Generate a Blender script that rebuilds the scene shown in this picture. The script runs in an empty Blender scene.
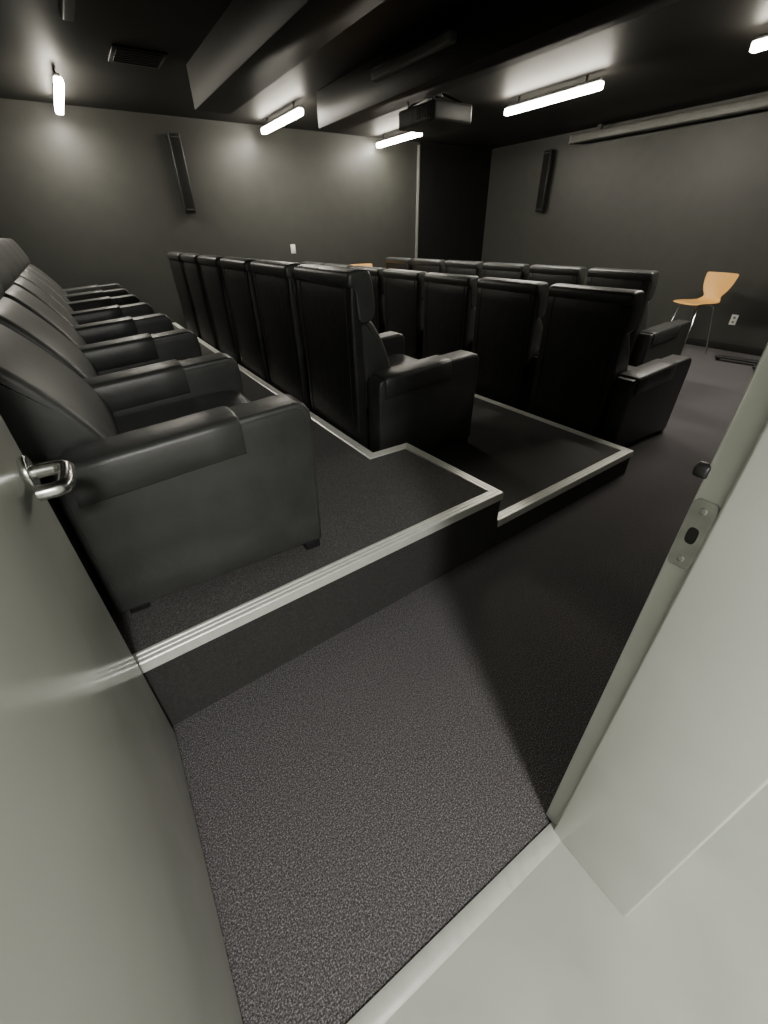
import bpy, bmesh, math, random
from mathutils import Vector, Matrix
import numpy as np
random.seed(4)
C=bpy.context.scene.collection

# ------------------------------------------------------------ materials
def new_mat(name):
    m=bpy.data.materials.new(name); m.use_nodes=True
    nt=m.node_tree; b=nt.nodes['Principled BSDF']
    return m,nt,b
def noise_mat(name,c1,c2,scale=20,rough=.5,bump=0.0,bscale=None,metal=0,spec=.5,detail=3,rv=0.0,bd=.01,coat=0):
    m,nt,b=new_mat(name)
    tc=nt.nodes.new('ShaderNodeTexCoord')
    n=nt.nodes.new('ShaderNodeTexNoise'); n.inputs['Scale'].default_value=scale; n.inputs['Detail'].default_value=detail
    nt.links.new(tc.outputs['Object'],n.inputs['Vector'])
    r=nt.nodes.new('ShaderNodeValToRGB'); r.color_ramp.elements[0].position=.35; r.color_ramp.elements[1].position=.65
    r.color_ramp.elements[0].color=(*c1,1); r.color_ramp.elements[1].color=(*c2,1)
    nt.links.new(n.outputs['Fac'],r.inputs['Fac']); nt.links.new(r.outputs['Color'],b.inputs['Base Color'])
    b.inputs['Roughness'].default_value=rough; b.inputs['Metallic'].default_value=metal
    b.inputs['Specular IOR Level'].default_value=spec
    b.inputs['Coat Weight'].default_value=coat
    if rv:
        mr=nt.nodes.new('ShaderNodeMapRange'); mr.inputs['To Min'].default_value=rough-rv; mr.inputs['To Max'].default_value=rough+rv
        nt.links.new(n.outputs['Fac'],mr.inputs['Value']); nt.links.new(mr.outputs['Result'],b.inputs['Roughness'])
    if bump:
        n2=nt.nodes.new('ShaderNodeTexNoise'); n2.inputs['Scale'].default_value=bscale or scale; n2.inputs['Detail'].default_value=4
        nt.links.new(tc.outputs['Object'],n2.inputs['Vector'])
        bp=nt.nodes.new('ShaderNodeBump'); bp.inputs['Strength'].default_value=bump; bp.inputs['Distance'].default_value=bd
        nt.links.new(n2.outputs['Fac'],bp.inputs['Height']); nt.links.new(bp.outputs['Normal'],b.inputs['Normal'])
    return m
def carpet_mat(name,dark,mid,light,ns=260):
    m,nt,b=new_mat(name)
    tc=nt.nodes.new('ShaderNodeTexCoord')
    n=nt.nodes.new('ShaderNodeTexNoise'); n.inputs['Scale'].default_value=ns; n.inputs['Detail'].default_value=3; n.inputs['Roughness'].default_value=.75
    nt.links.new(tc.outputs['Object'],n.inputs['Vector'])
    r=nt.nodes.new('ShaderNodeValToRGB'); e=r.color_ramp.elements
    e[0].position=.36; e[0].color=(*dark,1); e[1].position=.68; e[1].color=(*light,1)
    k=e.new(.52); k.color=(*mid,1)
    nt.links.new(n.outputs['Fac'],r.inputs['Fac'])
    n3=nt.nodes.new('ShaderNodeTexNoise'); n3.inputs['Scale'].default_value=90; n3.inputs['Detail'].default_value=4
    nt.links.new(tc.outputs['Object'],n3.inputs['Vector'])
    mr=nt.nodes.new('ShaderNodeMapRange'); mr.inputs['To Min'].default_value=.6; mr.inputs['To Max'].default_value=1.4
    nt.links.new(n3.outputs['Fac'],mr.inputs['Value'])
    mx=nt.nodes.new('ShaderNodeVectorMath'); mx.operation='SCALE'
    nt.links.new(r.outputs['Color'],mx.inputs[0]); nt.links.new(mr.outputs['Result'],mx.inputs['Scale'])
    nt.links.new(mx.outputs[0],b.inputs['Base Color'])
    b.inputs['Roughness'].default_value=.95; b.inputs['Specular IOR Level'].default_value=.15
    b.inputs['Sheen Weight'].default_value=.12
    bp=nt.nodes.new('ShaderNodeBump'); bp.inputs['Strength'].default_value=.4; bp.inputs['Distance'].default_value=.002
    nt.links.new(n.outputs['Fac'],bp.inputs['Height']); nt.links.new(bp.outputs['Normal'],b.inputs['Normal'])
    return m
def emit_mat(name,col,s):
    m,nt,b=new_mat(name)
    b.inputs['Base Color'].default_value=(.9,.9,.85,1)
    b.inputs['Emission Color'].default_value=(*col,1); b.inputs['Emission Strength'].default_value=s
    return m

M_wall=noise_mat('paint_charcoal',(.039,.040,.036),(.044,.045,.040),6,.42,.12,180,bd=.002,spec=.45)
M_black=noise_mat('paint_black',(.014,.013,.012),(.018,.017,.0155),6,.55,.1,150,bd=.002,spec=.35)
M_panel=noise_mat('paint_black_panel',(.008,.008,.008),(.010,.010,.010),6,.7,.1,150,bd=.002,spec=.15)
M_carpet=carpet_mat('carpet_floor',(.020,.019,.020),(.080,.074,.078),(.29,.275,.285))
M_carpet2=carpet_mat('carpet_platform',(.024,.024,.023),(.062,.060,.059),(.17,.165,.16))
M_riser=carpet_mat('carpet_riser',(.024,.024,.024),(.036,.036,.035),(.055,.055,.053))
M_nose=noise_mat('nosing_aluminium',(.76,.77,.71),(.83,.84,.78),30,.36,.05,60,metal=.3)
M_thr=noise_mat('threshold_aluminium',(.38,.39,.355),(.43,.44,.40),30,.4,.05,60)
M_leather=noise_mat('leather_black',(.031,.032,.031),(.041,.043,.041),9,.43,.25,22,bd=.006,rv=.05,spec=.58)
M_leatherb=noise_mat('leather_back_panel',(.010,.010,.010),(.014,.014,.014),9,.48,.35,14,bd=.008,rv=.05,spec=.4)
M_plastic=noise_mat('plastic_black',(.012,.012,.012),(.018,.018,.018),20,.45)
M_door=noise_mat('door_paint',(.47,.485,.445),(.50,.515,.475),4,.2,.04,120,bd=.0015,rv=.03)
M_frame=noise_mat('frame_paint',(.57,.585,.54),(.61,.625,.58),5,.32,.06,90,bd=.002)
M_steel=noise_mat('satin_steel',(.55,.55,.53),(.68,.68,.65),40,.25,metal=1)
M_chrome=noise_mat('chrome',(.6,.6,.6),(.7,.7,.7),20,.15,metal=1)
M_hall=noise_mat('hall_floor_vinyl',(.34,.355,.315),(.38,.395,.355),5,.4,.05,60,bd=.002,rv=.06)
M_hallw=noise_mat('hall_wall_paint',(.6,.6,.57),(.64,.64,.61),5,.6)
M_white=noise_mat('plastic_white',(.75,.75,.72),(.8,.8,.77),10,.4)
M_tube=emit_mat('tube_glow',(1,.93,.78),65)
M_diff=noise_mat('lamp_diffuser_off',(.22,.22,.21),(.25,.25,.24),10,.4)
M_house=noise_mat('lamp_housing',(.04,.04,.04),(.05,.05,.05),10,.4)
M_case=noise_mat('screen_case_grey',(.15,.15,.14),(.17,.17,.16),10,.4)
M_proj=noise_mat('projector_shell',(.07,.07,.068),(.09,.09,.085),10,.4)
M_lens=noise_mat('lens_glass',(.01,.01,.015),(.015,.015,.02),10,.05)
def wood():
    m,nt,b=new_mat('bent_plywood')
    tc=nt.nodes.new('ShaderNodeTexCoord'); mp=nt.nodes.new('ShaderNodeMapping'); mp.inputs['Scale'].default_value=(30,2,2)
    n=nt.nodes.new('ShaderNodeTexNoise'); n.inputs['Scale'].default_value=2.5; n.inputs['Detail'].default_value=5
    nt.links.new(tc.outputs['Object'],mp.inputs[0]); nt.links.new(mp.outputs[0],n.inputs['Vector'])
    r=nt.nodes.new('ShaderNodeValToRGB'); r.color_ramp.elements[0].color=(.72,.38,.10,1); r.color_ramp.elements[1].color=(.86,.49,.155,1)
    nt.links.new(n.outputs['Fac'],r.inputs['Fac']); nt.links.new(r.outputs['Color'],b.inputs['Base Color']); b.inputs['Roughness'].default_value=.35
    return m
M_wood=wood()

# ------------------------------------------------------------ mesh helpers
def finish(bm,name,mat,smooth=True):
    bmesh.ops.recalc_face_normals(bm,faces=bm.faces[:])
    me=bpy.data.meshes.new(name); bm.to_mesh(me); bm.free()
    if mat: me.materials.append(mat)
    if smooth:
        for p in me.polygons: p.use_smooth=True
        me.set_sharp_from_angle(angle=math.radians(50))
    return me
def rbox_bm(x0,x1,y0,y1,z0,z1,r=0,seg=3):
    bm=bmesh.new(); bmesh.ops.create_cube(bm,size=1)
    for v in bm.verts:
        v.co=Vector(((x0+x1)/2+v.co.x*(x1-x0),(y0+y1)/2+v.co.y*(y1-y0),(z0+z1)/2+v.co.z*(z1-z0)))
    if r: bmesh.ops.bevel(bm,geom=bm.edges[:],offset=r,segments=seg,profile=.5,affect='EDGES')
    return bm
def box_me(name,a,mat,r=0,seg=3): return finish(rbox_bm(*a,r,seg),name,mat)
def obj(name,me,parent=None,loc=(0,0,0),rot=(0,0,0)):
    o=bpy.data.objects.new(name,me); C.objects.link(o); o.location=loc; o.rotation_euler=rot
    if parent: o.parent=parent
    return o
def box(name,a,mat,r=0,seg=3,parent=None): return obj(name,box_me(name,a,mat,r,seg),parent)
def empty(name,loc=(0,0,0),rot=(0,0,0)):
    e=bpy.data.objects.new(name,None); C.objects.link(e); e.location=loc; e.rotation_euler=rot; e.empty_display_size=.1; return e
def extrude_me(name,pts,y0,y1,mat,r=0,seg=3,recl=0):
    """pts in xz, extruded along y"""
    bm=bmesh.new()
    if recl: pts=[(x-recl*max(0,z-.42),z) for x,z in pts]
    a=[bm.verts.new((x,y0,z)) for x,z in pts]; b=[bm.verts.new((x,y1,z)) for x,z in pts]
    bm.faces.new(a); bm.faces.new(b[::-1]); n=len(pts)
    for i in range(n): bm.faces.new((a[i],b[i],b[(i+1)%n],a[(i+1)%n]))
    bmesh.ops.recalc_face_normals(bm,faces=bm.faces[:])
    if r:
        es=[e for e in bm.edges if abs(e.verts[0].co.y-e.verts[1].co.y)<1e-6]
        bmesh.ops.bevel(bm,geom=es,offset=r,segments=seg,profile=.5,affect='EDGES')
    return finish(bm,name,mat)
def prism_me(name,pts,z0,z1,mat):
    bm=bmesh.new()
    a=[bm.verts.new((x,y,z0)) for x,y in pts]; b=[bm.verts.new((x,y,z1)) for x,y in pts]; n=len(pts)
    bm.faces.new(a); bm.faces.new(b)
    for i in range(n): bm.faces.new((a[i],a[(i+1)%n],b[(i+1)%n],b[i]))
    return finish(bm,name,mat,False)
def smooth_pts(P,n=6,closed=True):
    out=[]; N=len(P)
    for i in range(N):
        p0,p1,p2,p3=[Vector(P[(i+k)%N]) for k in(-1,0,1,2)]
        for j in range(n):
            t=j/n
            out.append(tuple(.5*((2*p1)+(-p0+p2)*t+(2*p0-5*p1+4*p2-p3)*t*t+(-p0+3*p1-3*p2+p3)*t**3)))
    return out
def tube_me(name,paths,rad,mat,res=10):
    cu=bpy.data.curves.new(name,'CURVE'); cu.dimensions='3D'; cu.bevel_depth=rad; cu.bevel_resolution=3; cu.use_fill_caps=True
    for P in paths:
        s=cu.splines.new('POLY'); s.points.add(len(P)-1)
        for i,p in enumerate(P): s.points[i].co=(*p,1)
    o=bpy.data.objects.new('tmp',cu); C.objects.link(o)
    dg=bpy.context.evaluated_depsgraph_get(); me=bpy.data.meshes.new_from_object(o.evaluated_get(dg))
    bpy.data.objects.remove(o); me.name=name; me.materials.clear(); me.materials.append(mat)
    for p in me.polygons: p.use_smooth=True
    return me
def cyl_me(name,r,h,mat,axis='Z',n=24,r2=None,bev=0):
    bm=bmesh.new(); bmesh.ops.create_cone(bm,cap_ends=True,segments=n,radius1=r,radius2=r if r2 is None else r2,depth=h)
    if bev: bmesh.ops.bevel(bm,geom=[e for e in bm.edges if abs(e.verts[0].co.z-e.verts[1].co.z)<1e-6],offset=bev,segments=2,profile=.5,affect='EDGES')
    if axis=='X': bmesh.ops.rotate(bm,verts=bm.verts[:],matrix=Matrix.Rotation(math.pi/2,3,'Y'))
    if axis=='Y': bmesh.ops.rotate(bm,verts=bm.verts[:],matrix=Matrix.Rotation(math.pi/2,3,'X'))
    return finish(bm,name,mat)

# ------------------------------------------------------------ room shell
XB,YA,ZC=7.0,7.2,2.6
XL=-1.15
HY=-2.7
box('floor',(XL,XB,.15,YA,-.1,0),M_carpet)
box('wall_far',(XL-.1,XB+.1,YA,YA+.1,-.1,ZC+.1),M_wall)
box('wall_screen',(XB,XB+.1,.17,YA,-.1,ZC+.1),M_wall)
box('wall_rear',(XL-.1,XL,-.05,YA,-.1,ZC+.1),M_wall)
box('ceiling',(XL,XB,-.04,YA,ZC,ZC+.1),M_black)
# near wall with the doorway
DX0,DX1,DH=-.247,.635,2.12
box('wall_entry',(XL,DX0-.03,-.04,.165,-.1,ZC),M_wall)
box('wall_entry_side',(DX1+.03,XB,-.04,.165,-.1,ZC),M_wall)
box('wall_entry_header',(DX0-.03,DX1+.03,-.04,.165,DH+.03,ZC),M_wall)
box('trim_panel_corner',(5.38,XB,YA-.05,YA,0,ZC),M_panel)
box('trim_corner_bead',(5.365,5.385,YA-.055,YA,0,2.56),M_case)
box('baseboard_screen',(XB-.012,XB,.18,YA-.05,0,.09),M_black,.003)
box('baseboard_far',(2.7,5.36,YA-.012,YA,0,.09),M_black,.003)
# hallway outside
box('floor_hall',(-2.2,3.2,HY,.125,-.1,0),M_hall)
box('wall_hall',(-2.2,3.2,HY-.1,HY,-.1,ZC),M_hallw)
box('wall_hall_left',(-2.3,-2.2,HY-.1,-.04,-.1,ZC),M_hallw)
box('wall_hall_right',(3.2,3.3,HY-.1,-.04,-.1,ZC),M_hallw)
box('wall_hall_near_a',(-2.2,DX0-.03,-.05,-.041,0,ZC),M_hallw)
box('wall_hall_near_b',(DX1+.03,3.2,-.05,-.041,0,ZC),M_hallw)
box('wall_hall_near_header',(DX0-.03,DX1+.03,-.05,-.041,DH+.03,ZC),M_hallw)
box('ceiling_hall',(-2.2,3.2,HY,-.05,ZC,ZC+.1),M_hallw)

# door frame (metal, with stop)
fr=empty('door_frame')
def jamb(sgn,xf,nm):
    a=sorted((xf,xf+sgn*.03))
    obj(nm,box_me(nm,(a[0],a[1],-.062,.182,0,DH+.03),M_frame,.003,2),fr)
    s=sorted((xf+sgn*.002,xf-sgn*.016))
    obj(nm+'_stop',box_me(nm+'_stop',(s[0],s[1],-.0625,.145,0,DH),M_frame,.005,3),fr)
    c=sorted((xf+sgn*.026,xf+sgn*.06))
    obj(nm+'_casing_room',box_me(nm+'_casing_room',(c[0],c[1],.165,.182,0,DH+.05),M_frame,.004,2),fr)
    obj(nm+'_casing_hall',box_me(nm+'_casing_hall',(c[0],c[1],-.063,-.051,0,DH+.05),M_frame,.004,2),fr)
jamb(1,DX1,'strike_jamb'); jamb(-1,DX0,'hinge_jamb')
obj('head',box_me('head',(DX0,DX1,-.062,.182,DH,DH+.03),M_frame,.003,2),fr)
obj('head_stop',box_me('head_stop',(DX0,DX1,-.061,.145,DH-.016,DH+.002),M_frame,.003,2),fr)
# strike plate
sp=empty('strike_plate',(DX1-.001,.1635,.99))
bm=bmesh.new()
def ring(x,hw,hh,n=20,p=.3):
    return [(x,hw*math.copysign(abs(math.cos(t))**p,math.cos(t)),hh*math.copysign(abs(math.sin(t))**p,math.sin(t))) for t in [2*math.pi*i/n+math.pi/n for i in range(n)]]
o1=[bm.verts.new(p) for p in ring(-.002,.0165,.058)]
i1=[bm.verts.new(p) for p in ring(-.002,.0075,.014,p=.7)]
o2=[bm.verts.new(p) for p in ring(0.002,.0175,.059)]
i2=[bm.verts.new(p) for p in ring(0.002,.0075,.014,p=.7)]
n=20
for i in range(n):
    j=(i+1)%n
    bm.faces.new((o1[i],o1[j],i1[j],i1[i])); bm.faces.new((o1[i],o2[i],o2[j],o1[j])); bm.faces.new((i1[i],i1[j],i2[j],i2[i]))
obj('plate',finish(bm,'plate',M_steel),sp)
obj('latch_hole',box_me('latch_hole',(-.0012,.0005,-.008,.008,-.0145,.0145),M_plastic),sp)
for k,z in enumerate((.042,-.042)):
    obj('screw_%d'%k,cyl_me('screw',.005,.002,M_chrome,'X',bev=.0005),sp,(-.0025,0,z))
bp_=empty('door_bumper',(DX1+.004,.187,1.085))
obj('bumper_body',cyl_me('bumper_body',.011,.018,M_plastic,'Y',bev=.003),bp_)

# threshold
th=extrude_me('threshold',[(0,0),(0,.006),(.008,.009),(.03,.009),(.042,.003),(.042,0)],0,1,M_thr)
to=obj('threshold_strip',th,None,(DX0+.0,.16,0),(0,0,-math.pi/2)); to.scale=(1,DX1-DX0-.0,1)

# door leaf, swung 90 degrees into the room
dr=empty('door_1',(-.234,.155,0))
obj('leaf',box_me('leaf',(0,.044,0,.838,.012,DH-.008),M_door,.002,2),dr)
hz=1.0; hy=.78
obj('rose',cyl_me('rose',.034,.012,M_steel,'X',32,bev=.003),dr,(.05,hy,hz))
lp=[(.05,0,0),(.090,0,0),(.104,-.004,0),(.110,-.016,0),(.110,-.05,0),(.108,-.085,0),(.103,-.096,0),(.092,-.10,0),(.066,-.10,0)]
lv=tube_me('lever',[lp],.0135,M_steel); obj('lever',lv,dr,(0,hy,hz))
obj('rose_back',cyl_me('rose_back',.034,.012,M_steel,'X',32,bev=.003),dr,(-.006,hy,hz))
o=obj('lever_back',lv,dr,(.044,hy,hz)); o.scale=(-1,1,1)
obj('latch_face',box_me('latch_face',(.01,.034,.8375,.8392,hz-.06,hz+.06),M_steel),dr)
for k,z in enumerate((.25,1.05,1.85)):
    obj('hinge_%d'%k,cyl_me('hinge',.006,.1,M_steel,'Z',16),dr,(-.006,.008,z))

# ------------------------------------------------------------ platforms
H1,H2=.165,.33
def sy(x): return 1.045+.055*x
XP=XL+.012; YP=YA-.012
P2=[(XP,sy(XP)),(1.38,sy(1.38)),(1.335,1.83),(1.10,1.83),(1.03,YP),(XP,YP)]
P1=[(1.382,sy(1.382)),(2.68,sy(2.68)),(2.58,YP),(1.032,YP),(1.102,1.832),(1.337,1.832)]
def platform(name,P,z0,z1,lines):
    e=empty(name)
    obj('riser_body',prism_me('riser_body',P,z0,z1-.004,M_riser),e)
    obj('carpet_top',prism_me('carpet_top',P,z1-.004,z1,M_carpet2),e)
    prof=[(-.006,-.034),(-.006,.003),(-.003,.006),(.006,.006),(.008,.004),(.014,.004),(.016,.006),(.024,.006),(.026,.004),(.032,.004),(.034,.006),(.042,.006),(.050,.001),(.050,-.002),(0,-.002),(0,-.034)]
    bm=bmesh.new(); rows=[]
    L=[Vector((*p,0)) for p in lines]
    for i,p in enumerate(L):
        def nrm(a,b):
            d=(b-a).normalized(); return Vector((-d.y,d.x,0))
        if i==0: nn=nrm(L[0],L[1])
        elif i==len(L)-1: nn=nrm(L[-2],L[-1])
        else:
            a=nrm(L[i-1],L[i]); b=nrm(L[i],L[i+1]); nn=(a+b); nn=nn/ nn.dot(a)
        rows.append([bm.verts.new((p.x+nn.x*u,p.y+nn.y*u,z1+w)) for u,w in prof])
    for i in range(len(rows)-1):
        for j in range(len(prof)):
            k=(j+1)%len(prof); bm.faces.new((rows[i][j],rows[i][k],rows[i+1][k],rows[i+1][j]))
    bm.faces.new(rows[0]); bm.faces.new(rows[-1])
    obj('nosing',finish(bm,'nosing',M_nose,False),e)
platform('seating_platform_upper',P2,0,H2,[(XP+.02,sy(XP)),P2[1],P2[2],P2[3],(1.03,YP-.01)])
platform('seating_platform_lower',P1,0.0,H1,[(1.388,sy(1.388)),P1[1],(2.58,YP-.01)])

# ------------------------------------------------------------ recliners
AW=.135
def chair_meshes(P,rc):
    W0,W1=AW+.008,P-.008        # seat span between shared arms
    B0,B1=W0-.022,W1+.028       # back is a little wider than the seat
    m={}
    arm=[(.08,.035),(.80,.035),(.808,.30),(.815,.50),(.811,.555),(.793,.58),(.763,.588),(.5,.57),(.25,.548),(.12,.538),(.09,.53),(.08,.50)]
    m['armrest']=extrude_me('armrest',arm,0,AW,M_leather,.014,4)
    m['arm_piping']=tube_me('arm_piping',[[(.10,y,.05),(.10,y,.50),(.13,y,.522),(.5,y,.553),(.76,y,.571),(.785,y,.56),(.793,y,.50),(.785,y,.05)] for y in (.001,AW-.001)],.0022,M_leather)
    def sleeve():
        bm=bmesh.new()
        y0,y1=-.009,AW+.009
        cs=[(y0,-.105),(y0-.004,-.10),(y0-.005,-.05),(y0-.003,-.008),(y0+.004,.006),(y0+.02,.011),(AW/2,.013),(y1-.02,.011),(y1-.004,.006),(y1+.003,-.008),(y1+.004,-.05),(y1+.003,-.095),(y1-.001,-.10),(y1-.001,-.004),(y0+.005,-.004),(y0+.006,-.105)]
        rows=[]
        xs=[.12,.130,.24,.36,.48,.570,.58]
        for x in xs:
            zt=.538+(x-.10)*(.588-.538)/.66
            sh=.005 if x in(xs[0],xs[-1]) else 0
            rows.append([bm.verts.new((x,y*(1)+(sh if y<AW/2 else -sh),zt+z-sh)) for y,z in cs])
        for i in range(len(rows)-1):
            for j in range(len(cs)):
                k=(j+1)%len(cs); bm.faces.new((rows[i][j],rows[i][k],rows[i+1][k],rows[i+1][j]))
        bm.faces.new(rows[0]); bm.faces.new(rows[-1])
        return finish(bm,'arm_sleeve',M_leather)
    m['arm_sleeve']=sleeve()
    sh=[(.0,.08),(.07,.08),(.075,.5),(.06,.9),(.055,1.00),(.04,1.02),(.015,1.02),(.0,1.0),(-.006,.9),(0,.5)]
    m['back_shell']=extrude_me('back_shell',sh,B0,B1,M_leatherb,.018,4,rc)
    lc=smooth_pts([(.05,.36),(.20,.37),(.265,.45),(.262,.56),(.22,.68),(.165,.78),(.12,.825),(.05,.83)],5)
    m['back_cushion']=extrude_me('back_cushion',lc,W0+.012,W1-.012,M_leather,.022,4,rc)
    hd=smooth_pts([(.04,.815),(.12,.82),(.142,.87),(.138,.95),(.125,1.02),(.10,1.052),(.02,1.05),(-.012,1.03),(-.010,.985),(.02,.95)],5)
    m['headrest']=extrude_me('headrest',hd,B0-.004,B1+.004,M_leather,.02,4,rc)
    st=smooth_pts([(.18,.29),(.45,.28),(.76,.28),(.795,.34),(.785,.42),(.72,.455),(.5,.445),(.3,.43),(.19,.42)],5)
    m['seat_cushion']=extrude_me('seat_cushion',st,W0,W1,M_leather,.02,4)
    m['footrest_panel']=box_me('footrest_panel',(.745,.785,W0,W1,.065,.285),M_leather,.014,4)
    m['base_box']=box_me('base_box',(.09,.75,W0+.01,W1-.01,.06,.29),M_plastic,.005,1)
    m['foot']=box_me('foot',(-.03,.03,-.025,.025,0,.06),M_plastic,.004,1)
    y0,y1=W0+.03,W1-.03
    def s(x,z): return x-rc*max(0,z-.42)
    m['rear_piping']=tube_me('rear_piping',[[(s(.0,.14),y,.14),(s(-.001,.42),y,.42),(s(-.006,.9),y,.9),(s(-.003,.98),y,.98)] for y in (y0,y1)],.0025,M_leatherb)
    return m
def row(x0,y0,z,P,n,slope=0,rc=0):
    m=chair_meshes(P,rc)
    for i in range(n):
        y=y0+i*P
        e=empty('recliner_armchair',(x0+slope*i*P,y,z))
        for k in ('armrest','arm_piping','arm_sleeve','back_shell','back_cushion','headrest','seat_cushion','footrest_panel','base_box','rear_piping'):
            obj(k,m[k],e)
        feet=[(.14,.05),(.76,.03)]
        if i==n-1:
            obj('armrest_end',m['armrest'],e,(0,P,0)); obj('arm_sleeve_end',m['arm_sleeve'],e,(0,P,0))
            feet+=[(.14,P+.08),(.74,P+.08)]
        for k,(fx,fy) in enumerate(feet): obj('foot_%d'%k,m['foot'],e,(fx,fy,0))
row(-.30,1.235,H2+.0,.745,7,-.015,.26)
row(1.118,1.90,H1+.0,.775,6,-.013)
row(2.78,1.405,0,.715,7)
row(4.30,2.13,0,.735,6)

# ------------------------------------------------------------ ceiling
def beam(nm,x0,x1,y0,y1,z0): box(nm,(x0,x1,y0,y1,z0,ZC),M_black,.004,1)
beam('ceiling_beam',1.38,1.70,.18,5.2,2.31)
beam('ceiling_beam.001',2.70,2.98,.18,5.4,2.31)
def lamp(x,y0,y1,on=True,dz=0,en=24):
    e=empty('linear_ceiling_lamp',(x,(y0+y1)/2,0)); L=(y1-y0)/2
    obj('housing',box_me('housing',(-.022,.022,-L+.02,L-.02,2.52+dz,2.55+dz),M_house,.004,2),e)
    obj('diffuser',box_me('diffuser',(-.034,.034,-L,L,2.465+dz,2.525+dz),M_tube if on else M_diff,.014,3),e)
    for s in(-1,1): obj('stem',box_me('stem',(-.008,.008,-.008,.008,2.545+dz,2.599),M_house),e,(0,s*L*.7,0))
    if on:
        ld=bpy.data.lights.new('tube_light','AREA'); ld.shape='RECTANGLE'; ld.size=.06; ld.size_y=2*L; ld.energy=en; ld.color=(1,.95,.84)
        o=bpy.data.objects.new('tube_light',ld); C.objects.link(o); o.parent=e; o.location=(0,0,2.46)
lamp(.42,5.72,6.92); lamp(2.66,5.72,6.92); lamp(4.55,6.03,7.12); lamp(4.72,3.46,4.66,en=36); lamp(4.85,1.1,2.3,en=42)
lamp(2.655,3.18,4.2,False,-.03); lamp(.46,3.0,4.2,False)
vt=empty('ceiling_vent',(1.0,5.2,ZC))
obj('frame',box_me('frame',(-.2,.2,-.2,.2,-.012,0),M_plastic,.004,1),vt)
for k in range(7): obj('slat_%d'%k,box_me('slat',(-.17,.17,-.17+k*.05,-.15+k*.05,-.02,-.012),M_plastic),vt)

# projector screen housing
sc=empty('projector_screen_housing',(6.86,0,0))
obj('case',box_me('case',(-.05,.06,1.0,5.35,2.44,2.53),M_case,.01,3),sc)
obj('end_cap',box_me('end_cap',(-.055,.065,5.34,5.37,2.435,2.535),M_case,.006,2),sc)
obj('slot_bar',box_me('slot_bar',(-.02,.01,1.1,5.3,2.43,2.442),M_plastic,.003,1),sc)
for k,y in enumerate((1.4,4.9)): obj('bracket_%d'%k,box_me('bracket',(-.01,.03,y,y+.06,2.52,ZC),M_plastic),sc)

# projector
pj=empty('ceiling_projector',(3.10,3.92,0),(0,0,0))
dz=-.03
obj('shell',box_me('shell',(-.21,.21,-.26,.26,2.17+dz,2.30+dz),M_proj,.02,4),pj)
obj('lens_ring',cyl_me('lens_ring',.05,.05,M_plastic,'X',32,bev=.005),pj,(.22,-.1,2.235+dz))
obj('lens_glass',cyl_me('lens_glass',.038,.052,M_lens,'X',32),pj,(.222,-.1,2.235+dz))
for k in range(6): obj('vent_%d'%k,box_me('vent',(-.214,-.208,-.22+k*.035,-.2+k*.035,2.2+dz,2.27+dz),M_plastic),pj)
obj('port_panel',box_me('port_panel',(-.213,-.209,.03,.22,2.19+dz,2.26+dz),M_house),pj)
obj('mount_plate',box_me('mount_plate',(-.12,.12,-.12,.12,2.30+dz,2.315+dz),M_plastic,.003,1),pj)
obj('mount_arms',tube_me('mount_arms',[[(a,b,2.31+dz),(0,0,2.38)] for a in(-.16,.16) for b in (-.18,.18)],.01,M_plastic),pj)
obj('mount_knuckle',box_me('mount_knuckle',(-.05,.05,-.05,.05,2.33,2.44),M_plastic,.01,2),pj)
obj('mount_pole',cyl_me('mount_pole',.025,.2,M_plastic,bev=.002),pj,(0,0,2.498))
obj('cable',tube_me('cable',[[(-.2,.1,2.26),(-.22,.12,2.36),(-.14,.1,2.45),(-.05,.03,2.52),(-.04,.02,2.6)]],.006,M_plastic),pj)

# wall speakers
def speaker(loc,rz):
    e=empty('wall_speaker',loc,(0,0,rz))
    obj('cabinet',box_me('cabinet',(-.07,.07,.0,.09,-.4,.4),M_plastic,.012,3),e)
    obj('grille',box_me('grille',(-.058,.058,-.012,.004,-.385,.385),M_panel,.006,2),e)
    for k,z in enumerate((-.36,.36)): obj('grille_rib_%d'%k,box_me('rib',(-.05,.05,-.0135,-.011,z-.004,z+.004),M_house),e)
    obj('bracket',box_me('bracket',(-.03,.03,.09,.12,-.1,.1),M_house),e)
speaker((1.57,YA-.12,2.03),0)
speaker((XB-.12,5.80,2.03),-math.pi/2)
def plate(nm,loc,rz,holes=True):
    e=empty(nm,loc,(0,0,rz))
    obj('cover',box_me('cover',(-.038,.038,-.007,0,-.06,.06),M_white,.003,2),e)
    if holes:
        for k,z in enumerate((-.025,.025)): obj('socket_%d'%k,box_me('socket',(-.014,.014,-.009,-.006,z-.014,z+.014),M_diff,.003,2),e)
    else: obj('rocker',box_me('rocker',(-.015,.015,-.011,-.006,-.03,.03),M_white,.003,2),e)
plate('light_switch',(3.0,YA,1.19),0,False)
plate('wall_outlet',(XB,2.45,.37),-math.pi/2,True)

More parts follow.
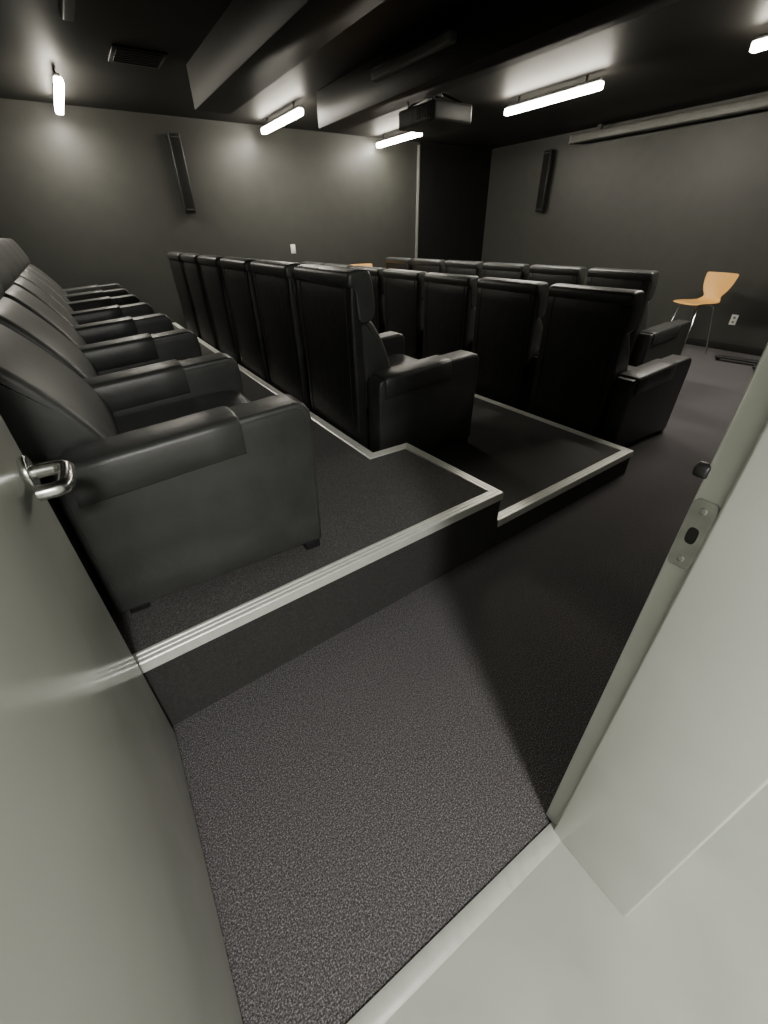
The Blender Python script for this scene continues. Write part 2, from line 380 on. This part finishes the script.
# bent plywood stool-height chairs
def ply_chair(loc,rz,zs=.6):
    e=empty('plywood_chair',loc,(0,0,rz))
    path=[(-.21,zs-.012,.19),(-.18,zs+.002,.205),(-.05,zs,.21),(.08,zs-.004,.20),(.14,zs+.006,.17),(.175,zs+.035,.13),(.19,zs+.07,.12),(.20,zs+.11,.155),(.21,zs+.15,.185),(.222,zs+.23,.215),(.235,zs+.31,.225),(.238,zs+.325,.215)]
    bm=bmesh.new(); rows=[]; nx=8
    for y,z,w in path:
        r=[]
        for i in range(nx+1):
            u=i/nx*2-1
            back=max(0,min(1,(z-zs-.02)/.1))
            r.append(bm.verts.new((u*w,y-back*.03*(u*u),z+(1-back)*.012*u*u)))
        rows.append(r)
    for i in range(len(rows)-1):
        for j in range(nx): bm.faces.new((rows[i][j],rows[i][j+1],rows[i+1][j+1],rows[i+1][j]))
    me=finish(bm,'plywood_shell',M_wood)
    o=obj('plywood_shell',me,e)
    md=o.modifiers.new('s','SOLIDIFY'); md.thickness=.014; md.offset=-1
    md=o.modifiers.new('ss','SUBSURF'); md.levels=1; md.render_levels=2
    zt=zs-.02
    legs=[[(-.19,-.20,.01),(-.14,-.13,zt-.01),(-.12,-.11,zt)],[(.19,-.20,.01),(.14,-.13,zt-.01),(.12,-.11,zt)],[(-.19,.20,.01),(-.14,.10,zt-.01),(-.12,.08,zt)],[(.19,.20,.01),(.14,.10,zt-.01),(.12,.08,zt)],
      [(-.14,-.12,zt),(.14,-.12,zt)],[(-.14,.09,zt),(.14,.09,zt)]]
    obj('steel_legs',tube_me('steel_legs',legs,.010,M_chrome),e)
ply_chair((6.45,2.70,.0),math.radians(-72-38),.585)
ply_chair((4.05,6.72,.0),0,.63)

# black display stand near the screen wall
st=empty('rolling_stand',(6.42,1.78,0),(0,0,math.radians(8)))
obj('base_bar',box_me('base_bar',(-.04,.04,-.48,.48,.03,.06),M_plastic,.008,2),st)
obj('cross_bar',box_me('cross_bar',(-.3,.3,-.04,.04,.03,.06),M_plastic,.008,2),st)
for k,(a,b) in enumerate(((0,-.45),(0,.45),(-.27,0),(.27,0))): obj('caster_%d'%k,cyl_me('caster',.02,.03,M_plastic,'X',16,bev=.003),st,(a,b,.02))
obj('column',box_me('column',(-.03,.03,-.03,.03,.05,1.15),M_plastic,.006,2),st)
obj('desk',box_me('desk',(-.22,.22,-.28,.28,1.13,1.16),M_plastic,.008,2),st)

# ------------------------------------------------------------ hallway light
hl=empty('hallway_ceiling_panel',(-.08,-1.72,0))
obj('frame',box_me('frame',(-.32,.32,-.32,.32,2.575,2.6),M_white,.004,1),hl)
obj('lens',box_me('lens',(-.29,.29,-.29,.29,2.562,2.576),emit_mat('hall_panel_glow',(1,.98,.92),6),.003,1),hl)
ld=bpy.data.lights.new('panel_light','AREA'); ld.shape='RECTANGLE'; ld.size=.3; ld.size_y=.3; ld.energy=130; ld.color=(1,.985,.93)
o=bpy.data.objects.new('panel_light',ld); C.objects.link(o); o.parent=hl; o.location=(0,0,2.552)

w=bpy.data.worlds.new('world'); bpy.context.scene.world=w; w.use_nodes=True
w.node_tree.nodes['Background'].inputs[0].default_value=(.9,.95,1,1); w.node_tree.nodes['Background'].inputs[1].default_value=.05

# ------------------------------------------------------------ camera
f=416.;H=1.36
def cc(px,py): return np.array([px-384.,-(py-512.),-f])
Z=-cc(395,1135); Z/=np.linalg.norm(Z)
Y=cc(60,240); Y-=Z*Y.dot(Z); Y/=np.linalg.norm(Y)
X=np.cross(Y,Z)
R=Matrix((tuple(X),tuple(Y),tuple(Z)))
cd=bpy.data.cameras.new('camera'); cd.sensor_fit='VERTICAL'; cd.sensor_height=36; cd.lens=f/1024*36; cd.clip_start=.02
cam=bpy.data.objects.new('camera',cd); C.objects.link(cam)
M=R.to_4x4(); M.translation=Vector((0,0,H)); cam.matrix_world=M
bpy.context.scene.camera=cam
